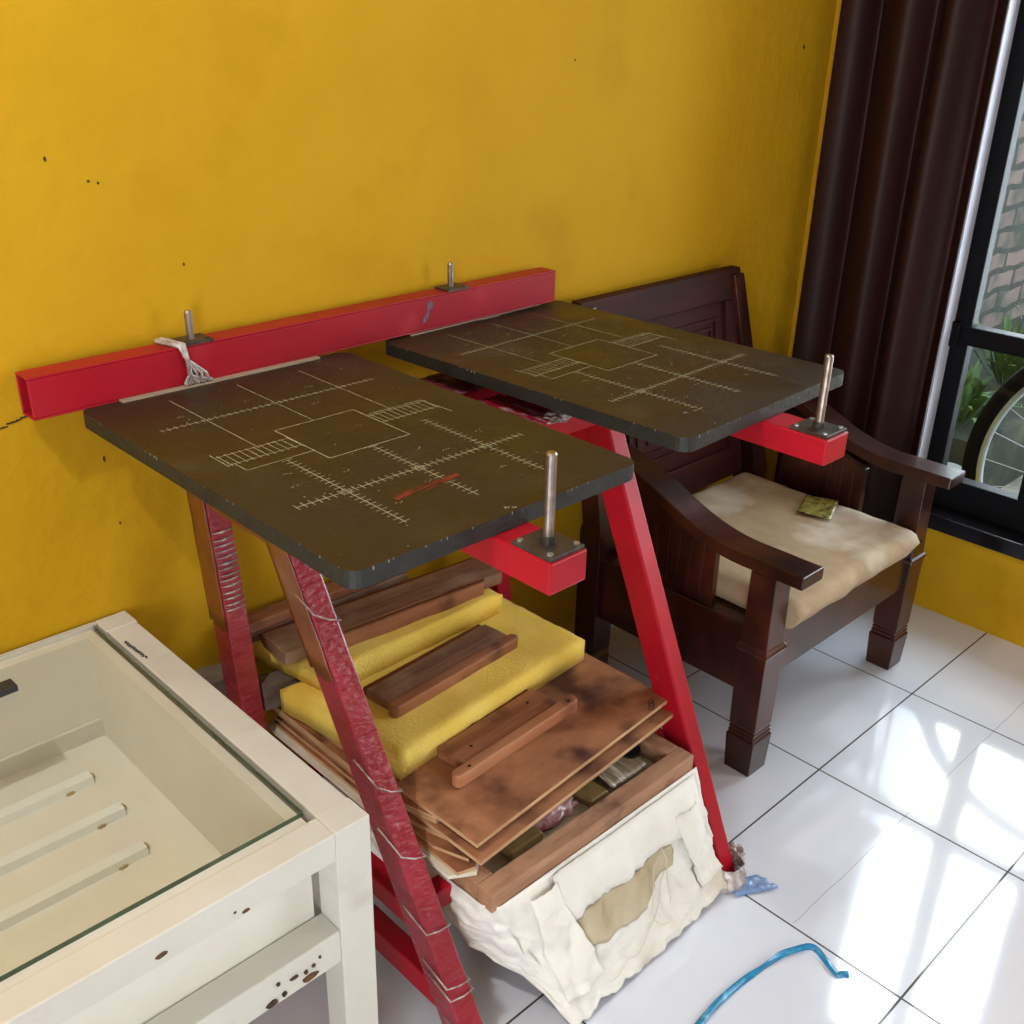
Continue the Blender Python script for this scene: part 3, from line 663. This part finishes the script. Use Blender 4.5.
# cloth hanging from the shelf
def polyl(P, t):
    L = [0]
    for a, b in zip(P, P[1:]): L.append(L[-1] + (Vector(b)-Vector(a)).length)
    s = t*L[-1]
    for i in range(len(P)-1):
        if s <= L[i+1] + 1e-9:
            k = (s-L[i])/max(1e-9, L[i+1]-L[i]); return Vector(P[i]).lerp(Vector(P[i+1]), k)
    return Vector(P[-1])
def lerp_key(keys, t):
    for (a, A_), (b, B_) in zip(keys, keys[1:]):
        if t <= b: 
            k = (t-a)/(b-a); return Vector(A_).lerp(Vector(B_), k)
    return Vector(keys[-1][1])
topK = [(0, (-1.972, -.28, .2585)), (.12, (-1.972, -.45, .2585)), (.24, (-1.972, -.60, .262)), (.34, (-1.971, -.735, .265)), (.38, (-1.955, -.7600, .267)), (.55, (-1.80, -.7600, .267)), (.8, (-1.58, -.7600, .267)), (1, (-1.418, -.7600, .267))]
botK = [(0, (-1.985, -.28, .175)), (.12, (-1.972, -.43, .170)), (.24, (-1.945, -.575, .150)), (.34, (-1.945, -.69, .110)), (.40, (-1.905, -.775, .085)), (.46, (-1.868, -.872, .012)), (.55, (-1.80, -.868, .010)), (.78, (-1.585, -.866, .012)), (1, (-1.404, -.858, .016))]
bm = bmesh.new()
def cf(u, v):
    a, b = lerp_key(topK, u), lerp_key(botK, u)
    p = a.lerp(b, v)
    s = math.sin(v*PI)
    bul = .026*s*nz(u*8, v*2.2, 3) + .013*s*nz(u*21, v*7+u*9, 7) + .006*nz(u*52, v*18, 1)*min(1, v*4)
    out = Vector((0, -1, .3)) if u > .38 else Vector((-1, 0, .2))
    hem = (.016*nz(u*17, 5)+.012*nz(u*41, 2)) * v
    q = p + out*(bul + .004*s); q.z = max(.004, q.z + hem - .028*s*(1 if u > .4 else .3))
    if u > .44: q.z = max(.004, q.z)
    return q
grid(bm, 120, 40, cf)
cl = thing('cotton_sack', 'cream cotton sack hanging from the shelf below the wooden frame', 'sack', (-1.69, -.80, .0))
solidify(obj('sack_body', bm, M['cloth'], cl, smooth=True), .0016)
def on_front(x, v, d=.004):
    """point on the front panel of the sack at world x and drop v"""
    u0, u1 = .46, 1.0
    xa, xb = -1.868, -1.404
    u = .46 + (x-xa)/(xb-xa)*(u1-u0)
    p = cf(max(.4, min(1, u)), v); return Vector((p.x, p.y-d, p.z+d*.3))
# stained pocket panel, recess shade put into its colour; overhanging hem and folded patches
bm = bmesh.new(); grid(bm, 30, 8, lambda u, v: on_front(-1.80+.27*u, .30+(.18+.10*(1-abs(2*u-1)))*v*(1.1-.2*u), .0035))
solidify(obj('stained_shade_panel', bm, M['clothdark'], cl, smooth=True), .001)
bm = bmesh.new(); grid(bm, 40, 6, lambda u, v: on_front(-1.825+.40*u, .015+(.27+.03*nz(u*12, 3))*v, .007+.003*math.sin(v*3)+.002*nz(u*30, v*4)))
solidify(obj('hem', bm, M['cloth'], cl, smooth=True), .0018)
bm = bmesh.new(); grid(bm, 14, 24, lambda u, v: on_front(-1.885+(.062+.03*v)*u+.02*v, .05+.72*v, .010+.006*math.sin(u*3)+.003*nz(u*5, v*9)))
solidify(obj('fold_strip', bm, M['cloth'], cl, smooth=True), .0018)
bm = bmesh.new(); grid(bm, 14, 20, lambda u, v: on_front(-1.515+(.075)*u+.035*v, .16+.60*v, .009+.005*math.sin(u*3)+.003*nz(u*5, v*9, 4)))
solidify(obj('fold_strip', bm, M['cloth'], cl, smooth=True), .0018)
bm = bmesh.new()
tube(bm, [on_front(-1.565+.012*math.sin(k*.5), .28+.05*k*.9, .012) for k in range(10)], .0009, 5)
tube(bm, [on_front(-1.60+.07*(k/12)-.06*math.sin(k/12*PI), .55+.25*math.cos(k/12*PI), .012) for k in range(13)], .0009, 5)
tube(bm, [on_front(-1.76+.20*(k/12), .86-.40*(k/12)**2, .010) for k in range(13)], .0009, 5)
obj('loose_thread', bm, M['thread'], cl)

# crumpled plastic around the foot of the right leg
cb = thing('crumpled_plastic_bag', 'crumpled clear and blue plastic around the foot of the right press leg', 'plastic bag', (-1.34, -.87, 0))
bm = bmesh.new()
def sk(u, v):
    a = 2*PI*u; x0, x1, y0, y1 = -1.405, -1.345, -.862, -.775
    r = 1+.15*v; cx, cy = -1.375, -.818
    return (cx+math.cos(a)*(.036+.014*v)+.006*nz(u*20, v*5), cy+math.sin(a)*(.048+.012*v)+.006*nz(u*20, v*5, 4), .045*(1-v)+.002+.004*abs(nz(u*18, v*8, 8)))
grid(bm, 40, 8, sk)
solidify(obj('clear_wrap', bm, M['filmwhite'], cb, smooth=True), .0008)
bm = bmesh.new()
grid(bm, 16, 8, lambda u, v: (-1.405+.085*u+.01*nz(v*4, u), -.880-.045*u*(1)+(-.0+.05*v), .003+.010*abs(nz(u*8, v*6, 2))))
solidify(obj('blue_flap', bm, M['bluebag'], cb, smooth=True), .0012)
bm = bmesh.new(); blob(bm, -1.325, -.815, .020, .022, .022, .016, 8, .5, 3, flat=.002)
obj('clear_crumple', bm, M['filmwhite'], cb)

# blue ribbon on the floor
rp = [(-1.83, -1.03, .004), (-1.76, -1.018, .004), (-1.70, -1.011, .006), (-1.64, -1.008, .008), (-1.57, -1.010, .005), (-1.525, -1.018, .008), (-1.50, -1.022, .010), (-1.465, -1.027, .009), (-1.43, -1.042, .010), (-1.412, -1.055, .012), (-1.408, -1.068, .010), (-1.413, -1.088, .006), (-1.421, -1.108, .005), (-1.424, -1.122, .004), (-1.418, -1.130, .004), (-1.410, -1.137, .006)]
tw = [0, .2, 0, .3, .4, 1.2, 1.1, .5, .3, .6, 1.0, .4, .2, .3, 1.0, .6]
bm = bmesh.new(); prev = None
def cat(P, t):
    i = min(int(t), len(P)-2); k = t-i
    g = lambda j: Vector(P[max(0, min(len(P)-1, j))]) if not isinstance(P[0], (int, float)) else P[max(0, min(len(P)-1, j))]
    a, b, c, d = g(i-1), g(i), g(i+1), g(i+2)
    return ((b*2)+(c-a)*k+(a*2-b*5+c*4-d)*k*k+(b*3-a-c*3+d)*k*k*k)*.5
n = 90
for i in range(n+1):
    t = i/n*(len(rp)-1); p = cat(rp, t); q = cat(rp, min(len(rp)-1, t+.05)) - cat(rp, max(0, t-.05)); q.z = 0; q.normalize()
    s = Vector((-q.y, q.x, 0)); a = cat(tw, t); d = s*math.cos(a) + Vector((0, 0, 1))*math.sin(a)
    w = .0062; p.z = max(p.z, .0015+abs(math.sin(a))*w)
    cur = [bm.verts.new(p-d*w), bm.verts.new(p), bm.verts.new(p+d*w)]
    if prev:
        for k in range(2): bm.faces.new((prev[k], cur[k], cur[k+1], prev[k+1]))
    prev = cur
solidify(obj('blue_ribbon', bm, M['ribbon'], smooth=True, label='narrow blue plastic ribbon lying twisted on the white floor tiles', cat='ribbon'), .0006)

# ------------------------------------------------------------------ armchair
ch = thing('wooden_armchair', 'dark carved teak armchair with high panelled back, by the curtain', 'armchair', (-.70, -.38, 0))
def sqpost(cx, cy, prof):
    bm = bmesh.new(); rings = []
    for z, h, *s in prof:
        sx = s[0] if s else 0; sy = s[1] if len(s) > 1 else 0
        rings.append([bm.verts.new((cx+sx+a*h, cy+sy+b*h, z)) for a, b in ((-1, -1), (1, -1), (1, 1), (-1, 1))])
    bm.faces.new(rings[0][::-1]); bm.faces.new(rings[-1])
    for a, b in zip(rings, rings[1:]):
        for k in range(4): bm.faces.new((a[k], a[(k+1) % 4], b[(k+1) % 4], b[k]))
    return bm
def front_leg_prof(top): return [(0, .034), (.095, .038), (.100, .034), (.106, .036), (.110, .033), (.116, .035), (.122, .033), (.128, .035), (.30, .037), (.325, .038), (.332, .042), (.340, .040), (.346, .035), (.40, .033), (top, .032)]
CLx, CRx = -1.037, -.374
for cx, top in ((CLx, .524), (CRx+.004, .564)):
    obj('front_leg', sqpost(cx, -.646, front_leg_prof(top)), M['teak'], ch, bevel=.0015)
for cx, s in ((CLx, 0), (CRx, 1)):
    obj('rear_leg', sqpost(cx, -.148, [(0, .032), (.08, .034), (.085, .031), (.09, .034), (.095, .031), (.10, .034), (.44, .034), (.46, .030), (.72, .026, s*-.03, .045), (.99, .022, s*-.066, .090)]), M['teak'], ch, bevel=.0015)
# arms
def arm_bm(x0, x1, dz):
    key = [(-.742, .556), (-.64, .556), (-.56, .557), (-.50, .566), (-.44, .583), (-.38, .608), (-.32, .634), (-.26, .655), (-.20, .670), (-.13, .678)]
    top = []
    for i in range(len(key)-1):
        a, b, c, d = (Vector(key[max(0, min(len(key)-1, i+q))]) for q in (-1, 0, 1, 2))
        for q in range(5):
            k = q/5; p = ((b*2)+(c-a)*k+(a*2-b*5+c*4-d)*k*k+(b*3-a-c*3+d)*k*k*k)*.5; top.append((p.x, p.y))
    top.append(key[-1])
    pts = [(y, z+dz) for y, z in top] + [(y, z+dz-.030) for y, z in reversed(top)]
    bm = bmesh.new(); prism(bm, pts, 'x', x0, x1); return bm
obj('armrest', arm_bm(-1.072, -.990, 0), M['teak'], ch, bevel=.003)
obj('armrest', arm_bm(-.414, -.332, .040), M['teak'], ch, bevel=.003)
for cx, s in ((CLx, 1), (CRx, -1)):
    obj('side_rail', B(cx-.018, cx+.018, -.612, -.182, .205, .378), M['teak'], ch, bevel=.003)
    bm = bmesh.new()
    prism(bm, [(-.505, .378), (-.250, .378), (-.250, .628), (-.32, .610), (-.40, .572), (-.46, .548), (-.505, .538)], 'x', cx-.010, cx+.010)
    for k in range(7):
        y = -.475 + k*.033; box(bm, cx-.014, cx+.014, y, y+.012, .40, .53)
    obj('side_panel', bm, M['teak'], ch, bevel=.002)
    bm = bmesh.new()
obj('front_rail', B(CLx+.03, CRx-.03, -.672, -.640, .255, .376), M['teak'], ch, bevel=.003)
obj('rear_rail', B(CLx+.03, CRx-.03, -.165, -.135, .255, .372), M['teak'], ch, bevel=.003)
obj('seat_board', B(CLx+.018, CRx-.018, -.640, -.165, .352, .372), M['teak'], ch)
# back: leaning frame, mouldings and inset panel (sheared so that it leans to the wall)
def lean(bm):
    for v in bm.verts: v.co.y += (v.co.z-.46)*.172
    return bm
bk = M['teakback']
bl, br_ = CLx+.020, -.440
yb = -.160
bm = B(CLx-.020, -.418, yb, yb+.032, .925, 1.004); obj('crest_rail', lean(bm), bk, ch, bevel=.003)
bm = B(bl, br_, yb, yb+.030, .44, .52); obj('lower_back_rail', lean(bm), bk, ch, bevel=.003)
bm = bmesh.new(); box(bm, bl, br_, yb+.012, yb+.020, .52, .925)
box(bm, bl, bl+.05, yb, yb+.028, .52, .925); box(bm, br_-.05, br_, yb, yb+.028, .52, .925)
obj('back_panel', lean(bm), bk, ch, bevel=.002)
bm = bmesh.new()
xa, xb, za, zb = bl+.085, br_-.085, .56, .885
for r in range(2):
    o_ = r*.022; t_ = .008
    box(bm, xa+o_, xb-o_, yb+.006, yb+.013, zb-o_-t_, zb-o_); box(bm, xa+o_, xb-o_, yb+.006, yb+.013, za+o_, za+o_+t_)
    box(bm, xa+o_, xa+o_+t_, yb+.006, yb+.013, za+o_+t_, zb-o_-t_); box(bm, xb-o_-t_, xb-o_, yb+.006, yb+.013, za+o_+t_, zb-o_-t_)
for k in range(8):
    x = xa+.06+(xb-xa-.12)*k/7; box(bm, x-.006, x+.006, yb+.007, yb+.013, za+.05, zb-.05)
obj('back_moulding', lean(bm), bk, ch)
# cushion
bm = bmesh.new(); nn = 40
CX0, CX1, CY0, CY1 = -1.012, -.415, -.705, -.150
def cush(u, v, top):
    # superellipse-ish pillow, notched at the front posts
    x = CX0+(CX1-CX0)*u; y = CY0+(CY1-CY0)*v
    if u < .075 and v < .17: x = max(x, CX0+.012)
    if v < .16:
        if u < .06: x = CX0+.018 if y < -.60 else x
        if u > .92: x = min(x, -.412+(-.0))
    e = min(u, 1-u)/.06; g = min(v, 1-v)/.07
    k = min(1, e)*min(1, g); k = math.sqrt(max(0, 1-(1-min(1, e))**2))*math.sqrt(max(0, 1-(1-min(1, g))**2))
    wob = .006*nz(x*7, y*7, 2) + .003*nz(x*20, y*20, 5)
    if top: z = .412 + (.030+wob)*k
    else: z = .412 - (.040 - .35*abs(wob))*k
    if not top: z = max(.3735, z)
    edge = 1-k
    y -= (.006*nz(x*16, 1, z*10))*(1 if v < .5 else 0)
    return (x, y, z)
T = [[bm.verts.new(cush(i/nn, j/nn, True)) for j in range(nn+1)] for i in range(nn+1)]
Bt = [[(T[i][j] if i in (0, nn) or j in (0, nn) else bm.verts.new(cush(i/nn, j/nn, False))) for j in range(nn+1)] for i in range(nn+1)]
for i in range(nn):
    for j in range(nn):
        bm.faces.new((T[i][j], T[i+1][j], T[i+1][j+1], T[i][j+1]))
        try: bm.faces.new((Bt[i][j], Bt[i][j+1], Bt[i+1][j+1], Bt[i+1][j]))
        except ValueError: pass
obj('seat_cushion', bm, M['cushion'], label='worn tan seat cushion lying on the dark wooden armchair', cat='cushion', smooth=True, origin=(-.71, -.42, .374))
bm = bmesh.new()
c4 = [Vector((-.578, -.431, .4475)), Vector((-.561, -.518, .4475)), Vector((-.438, -.470, .4475)), Vector((-.469, -.391, .4475))]
grid(bm, 16, 12, lambda u, v: c4[0]*(1-u)*(1-v)+c4[3]*u*(1-v)+c4[2]*u*v+c4[1]*(1-u)*v + Vector((0, 0, .003+.005*abs(nz(u*5, v*5, 6)))))
o = obj('small_packet', bm, M['packet'], label='small flattened green and brown packet on the chair cushion', cat='packet', smooth=True); solidify(o, .002)

# ------------------------------------------------------------------ curtain
bm = bmesh.new()
def cur(u, v):
    z = .06 + 2.70*v
    y = -.074 - .440*u
    ph = 2*PI*(u*3.0 + .15 + .12*nz(u*3, v*1.2))
    amp = .030+.010*nz(u*6, v*1.3, 3)
    x = -.058 - amp*math.sin(ph) - .005*math.sin(ph*2.3+v*2)
    y += .010*math.cos(ph) + .006*nz(u*2, v*2.5, 9)
    x -= .022*(1-v)*.3
    return (min(-.012, x), y, z)
grid(bm, 160, 60, cur)
solidify(obj('window_curtain', bm, M['curtain'], label='long dark brown satin curtain hanging in folds beside the window', cat='curtain', smooth=True), .0015)

# ------------------------------------------------------------------ outside
obj('ground_outside', B(.14, 7, -5, 4, -.12, -.06), M['soil'], kind='structure')
obj('wall_outside', B(.14, 6, .42, .60, -.06, 1.28), M['brick'], kind='structure')
obj('sky_blocker', B(.14, .80, -4, 1.0, 2.12, 2.20), M['skyblock'], kind='structure')  # unseen overhang added to block steep sky light
obj('trim_3', B(.95, 6, -.30, .42, -.06, .20), M['bank'], kind='structure')
# bicycle leaning outside the window
bk_ = thing('bicycle', 'bicycle standing outside the window, its spoked wheel seen through the lower pane', 'bicycle', (.30, -.956, -.06))
wc = Vector((.30, -.956, .402)); R1 = .424
def ring(bm, c, R, r, n=72, m=10, sx=1.0):
    V = []
    for i in range(n):
        a = 2*PI*i/n; V.append([bm.verts.new(c + Vector((r*sx*math.sin(2*PI*j/m), (R+r*math.cos(2*PI*j/m))*math.cos(a), (R+r*math.cos(2*PI*j/m))*math.sin(a)))) for j in range(m)])
    for i in range(n):
        for j in range(m): bm.faces.new((V[i][j], V[(i+1) % n][j], V[(i+1) % n][(j+1) % m], V[i][(j+1) % m]))
def wheel(c):
    bm = bmesh.new(); ring(bm, c, R1+.018, .026); ty = obj('tyre', bm, M['tyre'], bk_, smooth=True)
    bm = bmesh.new(); ring(bm, c, R1-.010, .012, sx=1.1); obj('rim', bm, M['rim'], bk_, smooth=True)
    bm = bmesh.new()
    for k in range(28):
        a = 2*PI*k/28; s = 1 if k % 2 else -1; b = a + .5*(1 if (k//2) % 2 else -1)
        tube(bm, [c+Vector((s*.03, .02*math.cos(b), .02*math.sin(b))), c+Vector((0, (R1-.01)*math.cos(a), (R1-.01)*math.sin(a)))], .0016, 4)
    tube(bm, [c-Vector((.035, 0, 0)), c+Vector((.035, 0, 0))], .022, 12)
    obj('spokes', bm, M['rim'], bk_)
wheel(wc); wheel(wc+Vector((0, -1.05, 0)))
bm = bmesh.new()
a, b_ = wc, wc+Vector((0, -1.05, 0)); bb = wc+Vector((0, -.62, -.05)); st = wc+Vector((0, -.75, .52)); hd = wc+Vector((0, -.22, .55))
for s in (-.045, .045):
    o_ = Vector((s, 0, 0))
    for p, q in ((a+o_, hd), (b_+o_, bb), (b_+o_, st)): tube(bm, [p, q], .011, 8)
for p, q in ((hd, bb), (hd, st), (bb, st)): tube(bm, [p, q], .016, 8)
tube(bm, [hd, hd+Vector((0, .03, .12))], .014, 8); tube(bm, [hd+Vector((-.12, .0, .14)), hd+Vector((0, .03, .12)), hd+Vector((.25, 0, .14))], .012, 8)
obj('bicycle_frame', bm, M['bikegreen'], bk_, smooth=True)
bm = bmesh.new(); blob(bm, wc.x, st.y, st.z+.03, .07, .13, .03, 1, .1, 3); obj('saddle', bm, M['tyre'], bk_, smooth=True)
# plants and a pot outside
def plant(loc, n, h, seed, label, group=None):
    t = thing('garden_plant', label, 'plant', loc, 0, None); rd = random.Random(seed); bm = bmesh.new()
    for k in range(n):
        a = rd.uniform(0, 2*PI); r = rd.uniform(.02, .22); hh = h*rd.uniform(.3, 1); w = rd.uniform(.008, .018)
        base = Vector(loc) + Vector((r*.25*math.cos(a), r*.25*math.sin(a), 0)); tip = Vector(loc)+Vector((r*1.4*math.cos(a), r*1.4*math.sin(a), hh))
        mid = base.lerp(tip, .55)+Vector((0, 0, .05)); s = Vector((-math.sin(a), math.cos(a), 0))*w
        v = [bm.verts.new(p) for p in (base, mid-s, tip, mid+s)]; bm.faces.new(v)
    obj('leaves', bm, M['leaf'], t)
plant((1.10, -.14, .20), 90, .22, 1, 'leafy green weed nearest the window frame outside')
plant((1.75, -.05, .20), 90, .30, 2, 'leafy green weed behind the bicycle wheel outside')
bm = bmesh.new(); tube(bm, [(.80, -.25, -.06), (.80, -.25, .02), (.80, -.25, .14)], .06, 20, rs=[.040, .048, .055])
obj('flower_pot', bm, M['whitepot'], label='small grey pot on the ground outside, left of the wheel', cat='pot', smooth=False)
bm = bmesh.new(); blob(bm, .84, -.62, .03, .16, .10, .09, 3, .15, 3, flat=-.06)
obj('dark_bundle', bm, M['bikegreen'], label='dark bundle on the ground outside behind the wheel spokes', cat='bundle', smooth=True)

for o_ in bpy.data.objects:
    if o_.parent: continue
    n_ = o_.name.split('.')[0]
    if n_ in ('plywood_board', 'thin_plywood'): o_['group'] = 'plywood sheets in the shelf stack'
    if n_ == 'foam_slab': o_['group'] = 'yellow foam slabs'
    if n_ == 'wooden_lath': o_['group'] = 'narrow slats at the back of the stack'
    if n_ == 'garden_plant': o_['group'] = 'green plants outside the window'

# ------------------------------------------------------------------ light
w = bpy.data.worlds.new('sky'); S.world = w; w.use_nodes = True
wn = w.node_tree; bg = wn.nodes['Background']
bg.inputs[0].default_value = (.80, .90, 1.0, 1); bg.inputs[1].default_value = 5.0

def area(name, loc, size, energy, color, target=None, sizey=None, spread=None):
    l = bpy.data.lights.new(name, 'AREA'); l.size = size; l.energy = energy; l.color = color
    if sizey: l.shape = 'RECTANGLE'; l.size_y = sizey
    if spread: l.spread = spread
    o = bpy.data.objects.new(name, l); COL.objects.link(o); o.location = loc
    if target is not None:
        o.rotation_euler = (Vector(target)-Vector(loc)).to_track_quat('-Z', 'Y').to_euler()
    return o
# the room's ceiling lamp, almost above the press
lp = bpy.data.lights.new('ceiling_lamp_light', 'POINT'); lp.energy = 72; lp.color = (1, .99, .97); lp.shadow_soft_size = .03
lo_ = bpy.data.objects.new('ceiling_lamp_light', lp); COL.objects.link(lo_); lo_.location = (-3.05, -.72, 2.45)
# added fill light at an unseen doorway gap in the left wall
area('left_fill_light', (XL-.05, -2.9, 1.1), 1.15, 60, (.97, .98, 1), (-2.2, 0, .8), 2.0)
# daylight through the window
area('window_daylight', (.42, -.80, 1.25), .70, 62, (.86, .92, 1), (-2, -.9, .6), 1.6)
area('side_fill_light', (.16, -2.42, 1.45), 1.3, 30, (.90, .93, 1), (-2, -1.8, .6), 1.25)  # added fill lamp at the unseen second opening

# ------------------------------------------------------------------ camera
f, yaw, pit, roll = 1051.5, -.7775, -.4390, .02495
Rz = Matrix.Rotation(yaw, 3, 'Z'); Rx = Matrix.Rotation(pit, 3, 'X')
base = Matrix(((1, 0, 0), (0, 0, -1), (0, 1, 0))); Rr = Matrix.Rotation(roll, 3, 'Z')
Rm = (Rz @ Rx @ base @ Rr).to_4x4()
cam = bpy.data.cameras.new('camera'); co = bpy.data.objects.new('camera', cam); COL.objects.link(co)
cam.sensor_width = 36; cam.lens = 36*f/1024; cam.clip_start = .02
co.matrix_world = Matrix.Translation((-2.861, -1.688, 1.6)) @ Rm
S.camera = co
S.view_settings.view_transform = 'Standard'; S.view_settings.look = 'None'; S.view_settings.gamma = 1; S.view_settings.use_curve_mapping = False
S.view_settings.exposure = -.28
